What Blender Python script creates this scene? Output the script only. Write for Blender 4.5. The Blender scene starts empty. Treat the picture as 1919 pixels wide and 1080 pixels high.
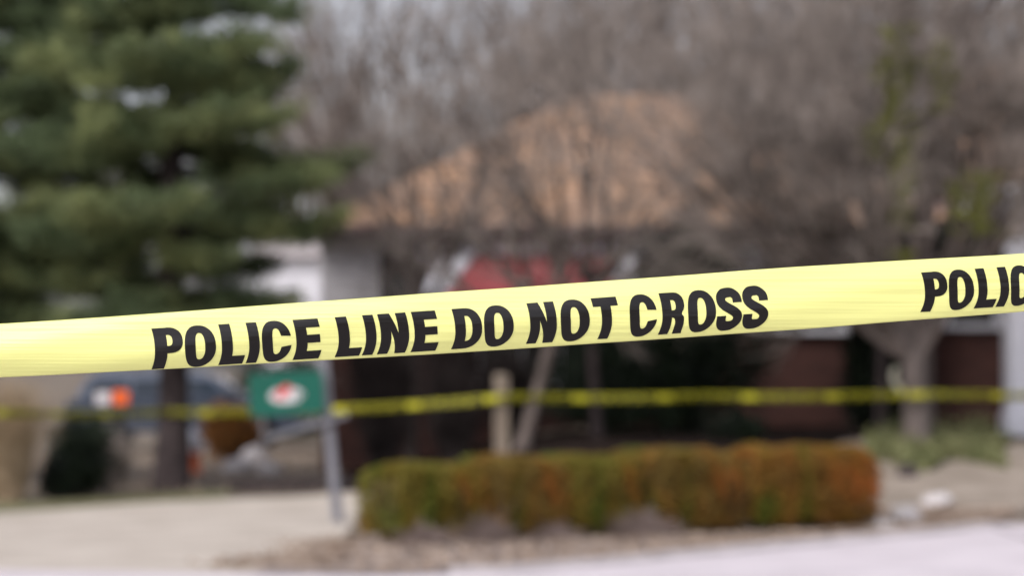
import bpy, bmesh, math, random
import numpy as np
from mathutils import Vector, Matrix, noise

# ------------------------------------------------------------------ camera, world, sun, exposure
sc = bpy.context.scene
col = sc.collection
R = math.radians
FPX = 1919 * 100 / 36.0
CAMZ = 1.55
PITCH = math.atan(150 / FPX)
FOCUS = 4.05
cd = bpy.data.cameras.new('camera')
cd.lens = 100; cd.sensor_width = 36; cd.clip_start = 0.05; cd.clip_end = 2000
cd.dof.use_dof = True; cd.dof.focus_distance = FOCUS; cd.dof.aperture_fstop = 3.8
cam = bpy.data.objects.new('camera', cd); col.objects.link(cam)
cam.location = (0, 0, CAMZ); cam.rotation_euler = (R(90) + PITCH, 0, 0)
sc.camera = cam
SUN_EL, SUN_AZ = 48, 215          # azimuth clockwise from +Y: sun behind the camera, to the left
w = bpy.data.worlds.new('World'); sc.world = w; w.use_nodes = True
nt = w.node_tree; nt.nodes.clear()
wo = nt.nodes.new('ShaderNodeOutputWorld'); bg = nt.nodes.new('ShaderNodeBackground')
sky = nt.nodes.new('ShaderNodeTexSky'); sky.sky_type = 'NISHITA'; sky.sun_disc = False
sky.sun_elevation = R(SUN_EL); sky.sun_rotation = R(SUN_AZ); sky.air_density = 1.0; sky.dust_density = 3.0
hs = nt.nodes.new('ShaderNodeHueSaturation'); hs.inputs['Saturation'].default_value = 0.38
tint = nt.nodes.new('ShaderNodeMix'); tint.data_type = 'RGBA'; tint.blend_type = 'MULTIPLY'; tint.inputs[0].default_value = 1
tint.inputs[7].default_value = (1.0, 0.97, 1.03, 1)      # the faint lilac of the overcast
nt.links.new(sky.outputs[0], hs.inputs['Color']); nt.links.new(hs.outputs[0], tint.inputs[6]); nt.links.new(tint.outputs[2], bg.inputs[0])
bg.inputs[1].default_value = 0.15
nt.links.new(bg.outputs[0], wo.inputs[0])
sl = bpy.data.lights.new('sun', 'SUN'); sl.energy = 1.1; sl.angle = R(25); sl.color = (1, 0.96, 0.92)
so = bpy.data.objects.new('sun', sl); col.objects.link(so)
az = R(SUN_AZ); el = R(SUN_EL)
sd = Vector((math.sin(az) * math.cos(el), math.cos(az) * math.cos(el), math.sin(el)))
so.rotation_euler = sd.to_track_quat('Z', 'Y').to_euler(); so.location = (0, -5, 20)
sc.view_settings.view_transform = 'Standard'; sc.view_settings.look = 'None'
sc.view_settings.exposure = 0.55; sc.view_settings.gamma = 1.0
sc.view_settings.use_curve_mapping = False
sc.render.engine = 'CYCLES'
sc.cycles.use_denoising = True
sc.cycles.max_bounces = 6; sc.cycles.diffuse_bounces = 3; sc.cycles.transparent_max_bounces = 8
sc.cycles.sample_clamp_indirect = 6

rng = np.random.default_rng(7)
random.seed(7)

# ------------------------------------------------------------------ helpers
def P(px, py, Y):
    cx = (px - 959.5) / FPX; cz = (540 - py) / FPX
    d = Vector((cx, math.cos(PITCH) - cz * math.sin(PITCH), math.sin(PITCH) + cz * math.cos(PITCH)))
    return Vector((0, 0, CAMZ)) + d * (Y / d.y)
def X(px, Y): return (px - 959.5) / FPX * Y
def Z(py, Y): return P(960, py, Y).z

def smooth(a, b, t):
    t = min(1.0, max(0.0, (t - a) / (b - a))); return t * t * (3 - 2 * t)
def gz(x, y):
    # yard rises towards the house on the right, stays level on the left
    s = smooth(-2.6, 1.2, x)
    r = 0.10 * smooth(27.3, 28.3, y) + 0.50 * smooth(28.5, 35.5, y) + 0.08 * smooth(36, 42, y)
    far = 0.9 * smooth(70, 200, y)
    return s * r + far

def tag(o, label=None, cat=None, group=None, kind=None):
    if label: o['label'] = label
    if cat: o['category'] = cat
    if group: o['group'] = group
    if kind: o['kind'] = kind
    return o
def empty(name, loc=(0, 0, 0), rz=0):
    o = bpy.data.objects.new(name, None); col.objects.link(o); o.location = loc; o.rotation_euler = (0, 0, rz)
    o.empty_display_size = 0.2
    return o
def link(name, me, mat=None, parent=None, smooth_shade=False):
    o = bpy.data.objects.new(name, me); col.objects.link(o)
    if mat is not None and not me.materials: me.materials.append(mat)
    if parent: o.parent = parent
    if smooth_shade:
        me.polygons.foreach_set('use_smooth', [True] * len(me.polygons))
    return o
def mesh_np(name, verts, faces):
    verts = np.asarray(verts, dtype=np.float32); faces = np.asarray(faces, dtype=np.int32)
    k = faces.shape[1]; n = len(faces)
    me = bpy.data.meshes.new(name)
    me.vertices.add(len(verts)); me.vertices.foreach_set('co', verts.ravel())
    me.loops.add(n * k); me.loops.foreach_set('vertex_index', faces.ravel())
    me.polygons.add(n); me.polygons.foreach_set('loop_start', np.arange(0, n * k, k, dtype=np.int32))
    me.update(calc_edges=True)
    return me
def tubes(name, segs, sides=3):
    """segs: rows p0(3) p1(3) r0 r1 -> open tapered tubes"""
    S = np.asarray(segs, dtype=np.float64); n = len(S)
    p0, p1, r0, r1 = S[:, 0:3], S[:, 3:6], S[:, 6:7], S[:, 7:8]
    d = p1 - p0; d /= np.maximum(np.linalg.norm(d, axis=1, keepdims=True), 1e-9)
    ref = np.where(np.abs(d[:, 2:3]) > 0.9, np.array([[1., 0, 0]]), np.array([[0, 0, 1.]]))
    if sides >= 5: p0 = p0 - d * r0 * .45; p1 = p1 + d * r1 * .45      # neighbours overlap at bends
    a = np.cross(d, ref); a /= np.linalg.norm(a, axis=1, keepdims=True); b = np.cross(d, a)
    vs = []
    for base, r in ((p0, r0), (p1, r1)):
        for k in range(sides):
            t = 2 * math.pi * k / sides
            vs.append(base + r * (math.cos(t) * a + math.sin(t) * b))
    V = np.stack(vs, axis=1).reshape(-1, 3)
    fs = []
    off = np.arange(n) * (2 * sides)
    for k in range(sides):
        k2 = (k + 1) % sides
        fs.append(np.stack([off + k, off + k2, off + sides + k2, off + sides + k], axis=1))
    return mesh_np(name, V, np.concatenate(fs))
def leaves(name, C, D, L, W, curl=0.0):
    """small four-sided leaves: centre, direction, length, width arrays"""
    C = np.asarray(C); D = np.asarray(D); n = len(C)
    D = D / np.maximum(np.linalg.norm(D, axis=1, keepdims=True), 1e-9)
    q = rng.normal(size=(n, 3)); S = np.cross(D, q); S /= np.maximum(np.linalg.norm(S, axis=1, keepdims=True), 1e-9)
    L = np.broadcast_to(np.asarray(L, dtype=float).reshape(-1, 1), (n, 1)); W = np.broadcast_to(np.asarray(W, dtype=float).reshape(-1, 1), (n, 1))
    V = np.stack([C - D * L / 2, C + S * W / 2, C + D * L / 2, C - S * W / 2], axis=1).reshape(-1, 3)
    o = np.arange(n) * 4
    return mesh_np(name, V, np.stack([o, o + 1, o + 2, o + 3], axis=1))

class MB:
    def __init__(s): s.bm = bmesh.new()
    def box(s, x0, x1, y0, y1, z0, z1, bevel=0.0, M=None):
        r = bmesh.ops.create_cube(s.bm, size=1)
        m = Matrix.Translation(((x0 + x1) / 2, (y0 + y1) / 2, (z0 + z1) / 2)) @ Matrix.Diagonal((abs(x1 - x0), abs(y1 - y0), abs(z1 - z0), 1))
        if M is not None: m = M @ m
        bmesh.ops.transform(s.bm, matrix=m, verts=r['verts'])
        if bevel:
            es = list({e for v in r['verts'] for e in v.link_edges})
            bmesh.ops.bevel(s.bm, geom=es, offset=bevel, segments=2, affect='EDGES', profile=0.5)
        return s
    def poly(s, pts):
        s.bm.faces.new([s.bm.verts.new(p) for p in pts]); return s
    def prism(s, pts, dvec):
        a = [s.bm.verts.new(p) for p in pts]; b = [s.bm.verts.new(Vector(p) + Vector(dvec)) for p in pts]
        s.bm.faces.new(a); s.bm.faces.new(b[::-1]); n = len(a)
        for i in range(n): s.bm.faces.new([a[i], b[i], b[(i + 1) % n], a[(i + 1) % n]])
        return s
    def lathe(s, prof, cx=0, cy=0, n=20, axis='Z', M=None):
        rings = []
        for r, z in prof:
            ring = []
            for k in range(n):
                t = 2 * math.pi * k / n
                p = Vector((r * math.cos(t), r * math.sin(t), z))
                if axis == 'Y': p = Vector((p.x, p.z, p.y))
                p = p + Vector((cx, cy, 0))
                if M is not None: p = M @ p
                ring.append(s.bm.verts.new(p))
            rings.append(ring)
        for a, b in zip(rings[:-1], rings[1:]):
            for k in range(n): s.bm.faces.new([a[k], a[(k + 1) % n], b[(k + 1) % n], b[k]])
        s.bm.faces.new(rings[0][::-1]); s.bm.faces.new(rings[-1]); return s
    def build(s, name, mat, parent=None, sm=False):
        bmesh.ops.recalc_face_normals(s.bm, faces=s.bm.faces)
        me = bpy.data.meshes.new(name); s.bm.to_mesh(me); s.bm.free()
        return link(name, me, mat, parent, sm)

def material(name, c1, c2=None, scale=6.0, rough=0.85, detail=5, bump=0.0, bscale=None, stretch=(1, 1, 1),
             spec=0.3, c3=None, s3=1.0, trans=0.0, metal=0.0, lo=0.35, hi=0.65, rnd=0.0):
    m = bpy.data.materials.new(name); m.use_nodes = True; t = m.node_tree; N = t.nodes; Lk = t.links
    b = N['Principled BSDF']; b.inputs['Roughness'].default_value = rough
    b.inputs['Specular IOR Level'].default_value = spec; b.inputs['Metallic'].default_value = metal
    tc = N.new('ShaderNodeTexCoord'); mp = N.new('ShaderNodeMapping'); mp.inputs['Scale'].default_value = stretch
    Lk.new(tc.outputs['Object'], mp.inputs[0])
    out = None
    if c2 is not None:
        n = N.new('ShaderNodeTexNoise'); n.inputs['Scale'].default_value = scale; n.inputs['Detail'].default_value = detail
        Lk.new(mp.outputs[0], n.inputs[0])
        r = N.new('ShaderNodeValToRGB'); r.color_ramp.elements[0].position = lo; r.color_ramp.elements[1].position = hi
        r.color_ramp.elements[0].color = (*c1, 1); r.color_ramp.elements[1].color = (*c2, 1)
        Lk.new(n.outputs[0], r.inputs[0]); out = r.outputs[0]
        if c3 is not None:
            n3 = N.new('ShaderNodeTexNoise'); n3.inputs['Scale'].default_value = s3; n3.inputs['Detail'].default_value = 3
            Lk.new(mp.outputs[0], n3.inputs[0])
            r3 = N.new('ShaderNodeValToRGB'); r3.color_ramp.elements[0].position = 0.44; r3.color_ramp.elements[1].position = 0.58
            Lk.new(n3.outputs[0], r3.inputs[0])
            mx = N.new('ShaderNodeMix'); mx.data_type = 'RGBA'
            Lk.new(r3.outputs[0], mx.inputs[0]); Lk.new(out, mx.inputs[6]); mx.inputs[7].default_value = (*c3, 1)
            out = mx.outputs[2]
        Lk.new(out, b.inputs['Base Color'])
    else:
        b.inputs['Base Color'].default_value = (*c1, 1)
    if bump:
        n2 = N.new('ShaderNodeTexNoise'); n2.inputs['Scale'].default_value = bscale or scale * 4; n2.inputs['Detail'].default_value = 4
        Lk.new(mp.outputs[0], n2.inputs[0])
        bp = N.new('ShaderNodeBump'); bp.inputs['Strength'].default_value = bump; bp.inputs['Distance'].default_value = 0.02
        Lk.new(n2.outputs[0], bp.inputs['Height']); Lk.new(bp.outputs[0], b.inputs['Normal'])
    if trans:
        tr = N.new('ShaderNodeBsdfTranslucent')
        if out is not None: Lk.new(out, tr.inputs[0])
        else: tr.inputs[0].default_value = (*c1, 1)
        ms = N.new('ShaderNodeMixShader'); ms.inputs[0].default_value = trans
        Lk.new(b.outputs[0], ms.inputs[1]); Lk.new(tr.outputs[0], ms.inputs[2])
        Lk.new(ms.outputs[0], N['Material Output'].inputs[0])
    return m

M = {}
M['road'] = material('pale_concrete_road', (0.50, 0.455, 0.465), (0.60, 0.55, 0.56), 1.2, 0.9, bump=0.3, bscale=60)
M['drive'] = material('tan_gravel_concrete', (0.40, 0.35, 0.29), (0.50, 0.45, 0.38), 1.5, 0.95, bump=0.5, bscale=40)
M['soil'] = material('leafy_soil', (0.18, 0.145, 0.125), (0.34, 0.285, 0.25), 3.5, 0.95, bump=0.6, bscale=40)
M['ground'] = material('dormant_grass', (0.13, 0.105, 0.075), (0.25, 0.21, 0.16), 1.4, 0.95, c3=(0.13, 0.10, 0.07), s3=0.35, bump=0.5, bscale=30)
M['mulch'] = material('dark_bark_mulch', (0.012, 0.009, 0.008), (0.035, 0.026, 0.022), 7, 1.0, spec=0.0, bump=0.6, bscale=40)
M['lawn'] = material('straw_lawn', (0.20, 0.165, 0.125), (0.33, 0.28, 0.225), 2.2, 0.95, bump=0.5, bscale=40)
M['green_grass'] = material('thin_green_grass', (0.10, 0.10, 0.045), (0.18, 0.17, 0.085), 5, 0.95)
M['kerb'] = material('kerb_concrete', (0.32, 0.29, 0.28), (0.46, 0.42, 0.41), 3, 0.9, bump=0.2)
M['bark'] = material('grey_brown_bark', (0.09, 0.072, 0.062), (0.19, 0.155, 0.135), 9, 0.95, bump=0.8, bscale=30, stretch=(1, 1, 0.25))
M['bark_pale'] = material('pale_grey_bark', (0.11, 0.09, 0.078), (0.20, 0.165, 0.145), 8, 0.95, bump=0.8, bscale=30, stretch=(1, 1, 0.25))
M['twig'] = material('brown_twigs', (0.10, 0.085, 0.072), (0.40, 0.345, 0.30), 1.8, 0.95)
M['twig_far'] = material('grey_twigs', (0.12, 0.10, 0.085), (0.36, 0.31, 0.27), 1.0, 0.95)
M['bark_dark'] = material('dark_pine_bark', (0.03, 0.022, 0.022), (0.075, 0.058, 0.055), 9, 0.95, bump=0.8, bscale=25)
M['needle'] = material('pine_needles', (0.07, 0.10, 0.04), (0.34, 0.38, 0.16), 1.5, 0.7, trans=0.3, c3=(0.11, 0.15, 0.07), s3=0.9)
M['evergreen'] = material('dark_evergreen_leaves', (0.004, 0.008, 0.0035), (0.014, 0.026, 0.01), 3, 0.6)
M['ivy'] = material('olive_ivy', (0.10, 0.12, 0.015), (0.24, 0.25, 0.04), 5, 0.6, trans=0.2)
M['cover'] = material('green_groundcover', (0.10, 0.115, 0.04), (0.24, 0.24, 0.11), 3, 0.7)
M['hedge'] = material('rust_and_olive_leaves', (0.115, 0.135, 0.018), (0.42, 0.138, 0.026), 2.3, 0.65, detail=5, trans=0.25, c3=(0.21, 0.14, 0.03), s3=5, stretch=(1, 1, 0.5), lo=0.36, hi=0.64)
for nm_, lo_, hi_, c3_ in (('hedge_olive', .42, .68, (0.20, 0.165, 0.025)), ('hedge_rust', .37, .63, (0.24, 0.13, 0.025))):
    M[nm_] = material(nm_ + '_leaves', (0.125, 0.15, 0.015), (0.44, 0.135, 0.025), 2.4, 0.65, detail=5, trans=0.25, c3=c3_, s3=5, stretch=(1, 1, 0.5), lo=lo_, hi=hi_)
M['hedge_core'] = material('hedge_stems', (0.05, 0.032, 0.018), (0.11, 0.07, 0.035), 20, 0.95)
M['straw'] = material('dry_straw_grass', (0.33, 0.25, 0.15), (0.55, 0.42, 0.28), 6, 0.85, trans=0.2)
M['rust_leaf'] = material('rust_brown_leaves', (0.15, 0.065, 0.015), (0.32, 0.14, 0.035), 6, 0.7, trans=0.2)
M['litter'] = material('fallen_leaves', (0.22, 0.16, 0.115), (0.42, 0.34, 0.27), 2.5, 0.9)
M['stone'] = material('pale_limestone', (0.36, 0.34, 0.33), (0.56, 0.53, 0.52), 5, 0.9, bump=0.6, bscale=20)
M['dark_stone'] = material('dark_timber', (0.035, 0.027, 0.027), (0.08, 0.062, 0.06), 10, 0.9, bump=0.4)
M['roof'] = material('tan_orange_shingles', (0.30, 0.18, 0.11), (0.60, 0.38, 0.23), 5, 0.9, detail=6, c3=(0.38, 0.25, 0.17), s3=1.3, bump=0.4, bscale=30)
M['siding'] = material('off_white_siding', (0.66, 0.64, 0.65), (0.74, 0.72, 0.73), 2, 0.7)
M['white'] = material('white_paint', (0.74, 0.74, 0.78), (0.82, 0.82, 0.85), 4, 0.5)
M['fascia'] = material('mauve_brown_trim', (0.10, 0.065, 0.065), (0.16, 0.11, 0.11), 4, 0.6)
M['glass'] = material('dark_window_glass', (0.015, 0.017, 0.02), None, rough=0.08, spec=0.5)
M['red'] = material('faded_red_canvas', (0.42, 0.085, 0.09), (0.52, 0.13, 0.135), 3, 0.8)
M['door'] = material('dark_brown_door', (0.03, 0.02, 0.018), (0.05, 0.035, 0.03), 8, 0.5)
M['post'] = material('weathered_grey_post', (0.14, 0.14, 0.155), (0.24, 0.24, 0.26), 12, 0.85, stretch=(1, 1, 0.15), bump=0.3)
M['wood'] = material('pale_timber_post', (0.15, 0.12, 0.09), (0.25, 0.205, 0.155), 12, 0.9, stretch=(1, 1, 0.15), bump=0.3)
M['sign_green'] = material('green_sign_paint', (0.003, 0.085, 0.056), (0.006, 0.11, 0.075), 4, 0.45)
M['sign_white'] = material('white_print', (0.62, 0.60, 0.60), None, rough=0.5)
M['sign_red'] = material('red_print', (0.60, 0.05, 0.05), None, rough=0.5)
M['car_blue'] = material('slate_blue_car_paint', (0.05, 0.065, 0.095), (0.06, 0.075, 0.105), 2, 0.25, spec=0.6, metal=0.3)
M['car_silver'] = material('silver_car_paint', (0.16, 0.19, 0.25), None, rough=0.3, spec=0.6, metal=0.3)
M['car_glass'] = material('car_glass', (0.03, 0.045, 0.065), None, rough=0.06, spec=0.8)
M['tyre'] = material('tyre_rubber', (0.02, 0.02, 0.02), (0.035, 0.035, 0.035), 20, 0.85)
M['rim'] = material('wheel_rim', (0.40, 0.40, 0.42), None, rough=0.35, metal=0.8)
M['chrome'] = material('bumper_plastic', (0.07, 0.08, 0.10), None, rough=0.5)
M['orange'] = material('orange_lens', (0.90, 0.16, 0.03), None, rough=0.3)
M['hyd_orange'] = material('orange_enamel', (0.62, 0.13, 0.05), (0.70, 0.18, 0.07), 8, 0.5)
M['hyd_white'] = material('white_enamel', (0.74, 0.75, 0.80), None, rough=0.45)

# brick with recessed joints in relief (each brick is smaller than the blur of the photograph)
def brick_material():
    m = bpy.data.materials.new('dark_red_brick'); m.use_nodes = True; t = m.node_tree; N = t.nodes; Lk = t.links
    b = N['Principled BSDF']; b.inputs['Roughness'].default_value = 0.9
    tc = N.new('ShaderNodeTexCoord'); mp = N.new('ShaderNodeMapping'); mp.inputs['Rotation'].default_value = (R(90), 0, 0)
    br = N.new('ShaderNodeTexBrick'); br.inputs['Scale'].default_value = 1.0
    br.inputs['Brick Width'].default_value = 0.21; br.inputs['Row Height'].default_value = 0.075; br.inputs['Mortar Size'].default_value = 0.006
    br.inputs['Color1'].default_value = (0.055, 0.018, 0.012, 1); br.inputs['Color2'].default_value = (0.09, 0.032, 0.022, 1); br.inputs['Mortar'].default_value = (0.06, 0.045, 0.04, 1)
    Lk.new(tc.outputs['Object'], mp.inputs[0]); Lk.new(mp.outputs[0], br.inputs[0]); Lk.new(br.outputs[0], b.inputs['Base Color'])
    bp = N.new('ShaderNodeBump'); bp.invert = True; bp.inputs['Distance'].default_value = 0.01
    Lk.new(br.outputs['Fac'], bp.inputs['Height']); Lk.new(bp.outputs[0], b.inputs['Normal'])
    return m
M['brick'] = brick_material()

# yellow tape film: fine lengthwise creases, thin plastic that lets some light through
def tape_material(name, colr, rough, trans, crease=0.35, spec=0.5):
    m = bpy.data.materials.new(name); m.use_nodes = True; t = m.node_tree; N = t.nodes; Lk = t.links
    b = N['Principled BSDF']; b.inputs['Base Color'].default_value = (*colr, 1); b.inputs['Roughness'].default_value = rough
    b.inputs['Specular IOR Level'].default_value = spec
    tc = N.new('ShaderNodeTexCoord'); mp = N.new('ShaderNodeMapping'); mp.inputs['Scale'].default_value = (1.3, 1, 70)
    mp.inputs['Rotation'].default_value = (0, R(3.9), 0)
    n = N.new('ShaderNodeTexNoise'); n.inputs['Scale'].default_value = 1.6; n.inputs['Detail'].default_value = 3
    Lk.new(tc.outputs['Object'], mp.inputs[0]); Lk.new(mp.outputs[0], n.inputs[0])
    bp = N.new('ShaderNodeBump'); bp.inputs['Strength'].default_value = crease; bp.inputs['Distance'].default_value = 0.004
    Lk.new(n.outputs[0], bp.inputs['Height']); Lk.new(bp.outputs[0], b.inputs['Normal'])
    if trans:
        tr = N.new('ShaderNodeBsdfTranslucent'); tr.inputs[0].default_value = (*colr, 1)
        ms = N.new('ShaderNodeMixShader'); ms.inputs[0].default_value = trans
        Lk.new(b.outputs[0], ms.inputs[1]); Lk.new(tr.outputs[0], ms.inputs[2]); Lk.new(ms.outputs[0], N['Material Output'].inputs[0])
    return m
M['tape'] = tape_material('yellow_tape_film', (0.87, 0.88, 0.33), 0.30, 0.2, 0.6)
M['tape_far'] = tape_material('dark_yellow_tape_film', (0.44, 0.42, 0.015), 0.7, 0.1)  # darker, deeper yellow than the near film
M['ink'] = tape_material('black_tape_print', (0.006, 0.005, 0.004), 0.24, 0.0, 0.2, 0.3)

# ------------------------------------------------------------------ setting: ground, road, driveway, lawn
def grid_sheet(name, xs, ys, zf, mat, keep=None):
    xs = np.asarray(xs); ys = np.asarray(ys)
    V = [(x, y, zf(x, y)) for y in ys for x in xs]
    nx = len(xs); F = []
    for j in range(len(ys) - 1):
        for i in range(nx - 1):
            F.append((j * nx + i, j * nx + i + 1, (j + 1) * nx + i + 1, (j + 1) * nx + i))
    return link(name, mesh_np(name, V, F), mat, None, True)
xs = np.concatenate([[-600, -200, -80, -40, -25], np.arange(-16, 20.1, 0.5), [28, 45, 90, 200, 600]])
ys = np.concatenate([[-200, -50, -10, 5, 15], np.arange(20, 60.1, 0.5), [65, 70, 80, 95, 120, 150, 200, 400, 1200]])
tag(grid_sheet('ground', xs, ys, lambda x, y: gz(x, y) + 0.03 * (noise.noise((x * .6, y * .6, 0)) if 36 < y < 60 else 0), M['ground']), kind='structure')

def road_edge(x):
    return float(np.interp(x, [-60, -4.2, -2.6, -1.6, -0.9, -0.1, 0.6, 5.0, 14, 60], [24, 21.75, 21.4, 21.2, 21.1, 21.45, 22.2, 28.0, 38, 60]))
def strip(name, xs, y0f, y1f, n, zo, mat):
    V = []; F = []
    for x in xs:
        a, b = y0f(x), y1f(x)
        for k in range(n + 1):
            y = a + (b - a) * k / n
            V.append((x, y, gz(x, y) + zo))
    m = n + 1
    for i in range(len(xs) - 1):
        for k in range(n):
            F.append((i * m + k, (i + 1) * m + k, (i + 1) * m + k + 1, i * m + k + 1))
    return link(name, mesh_np(name, V, F), mat, None, True)
def road_edge_r(x): return min(road_edge(x), 26.6 + 0 * x) if x < 0 else road_edge(x)
# the road lies level, so the rising ground starts past its edge
tag(strip('road', np.linspace(-40, 4.6, 90), lambda x: -12, road_edge, 4, 0.012, M['road']), kind='structure')
tag(strip('road', np.linspace(4.6, 12, 30), lambda x: -12, lambda x: 27.6, 4, 0.012, M['road']), kind='structure')
def drive_far(x): return float(np.interp(x, [-14, -5.4, -4.2, -2.9, -1.7], [26.5, 30.2, 32.6, 34.0, 34.6]))
tag(strip('driveway', np.linspace(-14, -1.55, 60), lambda x: road_edge(x) + 0.05, drive_far, 12, 0.008, M['drive']), kind='structure')
# bare leafy bed round the hedge
def bed_far(x): return float(np.interp(x, [-1.9, -1.2, 3.6, 5.2], [23.2, 26.4, 28.6, 28.9]))
tag(strip('planting_bed', np.linspace(-1.95, 5.1, 60), lambda x: road_edge(x) + 0.04, lambda x: max(bed_far(x), road_edge(x) + 0.25), 16, 0.02, M['soil']), kind='structure')
tag(strip('lawn', np.linspace(-0.9, 16, 70), lambda x: max(bed_far(x) if x < 5.1 else 28.6, 26) + 0.03, lambda x: 36.6 if x > 4.2 else float(np.interp(x, [-1, 3.2, 4.2], [31.0, 31.6, 36.0])), 34, 0.012, M['lawn']), kind='structure')
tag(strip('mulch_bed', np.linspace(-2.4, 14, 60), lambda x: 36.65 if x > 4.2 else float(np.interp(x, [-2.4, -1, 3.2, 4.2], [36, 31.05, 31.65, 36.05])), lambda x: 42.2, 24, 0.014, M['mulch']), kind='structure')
tag(strip('grass_verge', np.linspace(-13, -3.4, 40), lambda x: drive_far(x) + 0.1, lambda x: drive_far(x) + 2.6, 8, 0.008, M['green_grass']), kind='structure')
# low kerb on the right-hand side of the road
kp = [Vector((x, road_edge(x), 0)) for x in np.linspace(-0.5, 4.6, 40)]
bm = bmesh.new(); prev = None
for i, p in enumerate(kp):
    d = (kp[min(i + 1, len(kp) - 1)] - kp[max(i - 1, 0)]).normalized(); n_ = Vector((-d.y, d.x, 0))
    ring = [bm.verts.new(p + n_ * o + Vector((0, 0, z))) for o, z in ((-.12, .0), (-.10, .035), (-.03, .06), (.06, .06), (.06, -.02))]
    if prev:
        for k in range(4): bm.faces.new([prev[k], ring[k], ring[k + 1], prev[k + 1]])
    prev = ring
me = bpy.data.meshes.new('kerb'); bm.to_mesh(me); bm.free()
tag(link('kerb', me, M['kerb']), kind='structure')

# ------------------------------------------------------------------ house
HY = 42.0
hx0, hx1 = X(602, HY), 6.2
GZ = 0.55
zE = Z(440, HY)             # underside of eave
zS = 2.15                   # top of brick
H = tag(empty('brick_house', (4, HY, GZ)), 'low brick house with tan orange hip roof and pale siding under the eaves', 'house')
def hb(name, mb, mat, parent=None, sm=False):
    o = mb.build(name, mat, None, sm); o.parent = parent or H
    if parent is None: o.matrix_parent_inverse = Matrix.Translation((4, HY, GZ)).inverted()
    return o
hb('brick_wall', MB().box(hx0, hx1, HY, HY + 9.5, -0.2, zS), M['brick'])
sd_mb = MB(); z = zS; k = 0
while z < zE:                # lapped boards, each course tilted out at its foot
    z2 = min(z + 0.18, zE)
    sd_mb.prism([(hx0 - .01, HY - .035, z), (hx0 - .01, HY - .012, z2), (hx0 - .01, HY + 9.4, z2), (hx0 - .01, HY + 9.4, z)], (hx1 - hx0 + .02, 0, 0)); z = z2 + 0.0005
hb('siding', sd_mb, M['siding'])
# hip roof with stepped courses
ex0, ex1, ey0, ey1 = X(585, HY - .4), hx1 + .6, HY - .4, HY + 10.1
zr = Z(188, HY + 4.75) + 0.1; ze = zE + 0.12
cy = (ey0 + ey1) / 2; rx0 = X(1080, cy); rx1 = ex1 - (rx0 - ex0)
rm = MB(); NC = 22
for i in range(NC):
    t0, t1 = i / NC, (i + 1) / NC
    def ring(t, dz): 
        return [Vector((ex0 + (rx0 - ex0) * t, ey0 + (cy - ey0) * t, ze + (zr - ze) * t + dz)), Vector((ex1 + (rx1 - ex1) * t, ey0 + (cy - ey0) * t, ze + (zr - ze) * t + dz)),
                Vector((ex1 + (rx1 - ex1) * t, ey1 + (cy - ey1) * t, ze + (zr - ze) * t + dz)), Vector((ex0 + (rx0 - ex0) * t, ey1 + (cy - ey1) * t, ze + (zr - ze) * t + dz))]
    a = [rm.bm.verts.new(p) for p in ring(t0, .03)]; b = [rm.bm.verts.new(p) for p in ring(t1, 0)]; c = [rm.bm.verts.new(p) for p in ring(t0, 0)]
    for k in range(4):
        k2 = (k + 1) % 4
        try: rm.bm.faces.new([a[k], a[k2], b[k2], b[k]])
        except ValueError: pass
        rm.bm.faces.new([c[k], c[k2], a[k2], a[k]])
hb('roof', rm, M['roof'])
hb('soffit', MB().box(ex0 + .03, ex1 - .03, ey0 + .03, ey1 - .03, ze - .14, ze - .02), M['fascia'])
fm = MB(); fm.box(ex0, ex1, ey0 - .002, ey0 + .028, ze - .2, ze); fm.box(ex0 - .002, ex0 + .028, ey0 + .03, ey1, ze - .2, ze)
hb('fascia', fm, M['fascia'])
gm = MB(); gm.box(ex0, ex1, ey0 - .11, ey0 - .004, ze - .12, ze - .01, .02); hb('gutter', gm, M['fascia'])
# windows: frame part with glass and glazing bars as sub-parts
def window(x0, x1, z0, z1, y=HY, nx=2, nz=2):
    f = MB(); t = .07
    f.box(x0 - t, x1 + t, y - .09, y - .04, z1, z1 + t); f.box(x0 - t - .04, x1 + t + .04, y - .13, y - .04, z0 - t, z0)
    f.box(x0 - t, x0, y - .09, y - .04, z0, z1); f.box(x1, x1 + t, y - .09, y - .04, z0, z1)
    fo = hb('window', f, M['white'])
    def sub(name, mb, mat):
        o = mb.build(name, mat); o.parent = fo; return o
    for i in range(nx):
        for j in range(nz):
            a = x0 + (x1 - x0) * i / nx; b = x0 + (x1 - x0) * (i + 1) / nx; c = z0 + (z1 - z0) * j / nz; d = z0 + (z1 - z0) * (j + 1) / nz
            sub('pane', MB().box(a + .02, b - .02, y - .055, y - .045, c + .02, d - .02), M['glass'])
    for i in range(1, nx):
        a = x0 + (x1 - x0) * i / nx; sub('mullion', MB().box(a - .02, a + .02, y - .075, y - .043, z0, z1), M['white'])
    for j in range(1, nz):
        c = z0 + (z1 - z0) * j / nz; sub('transom', MB().box(x0, x1, y - .072, y - .042, c - .02, c + .02), M['white'])
    return fo
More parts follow.
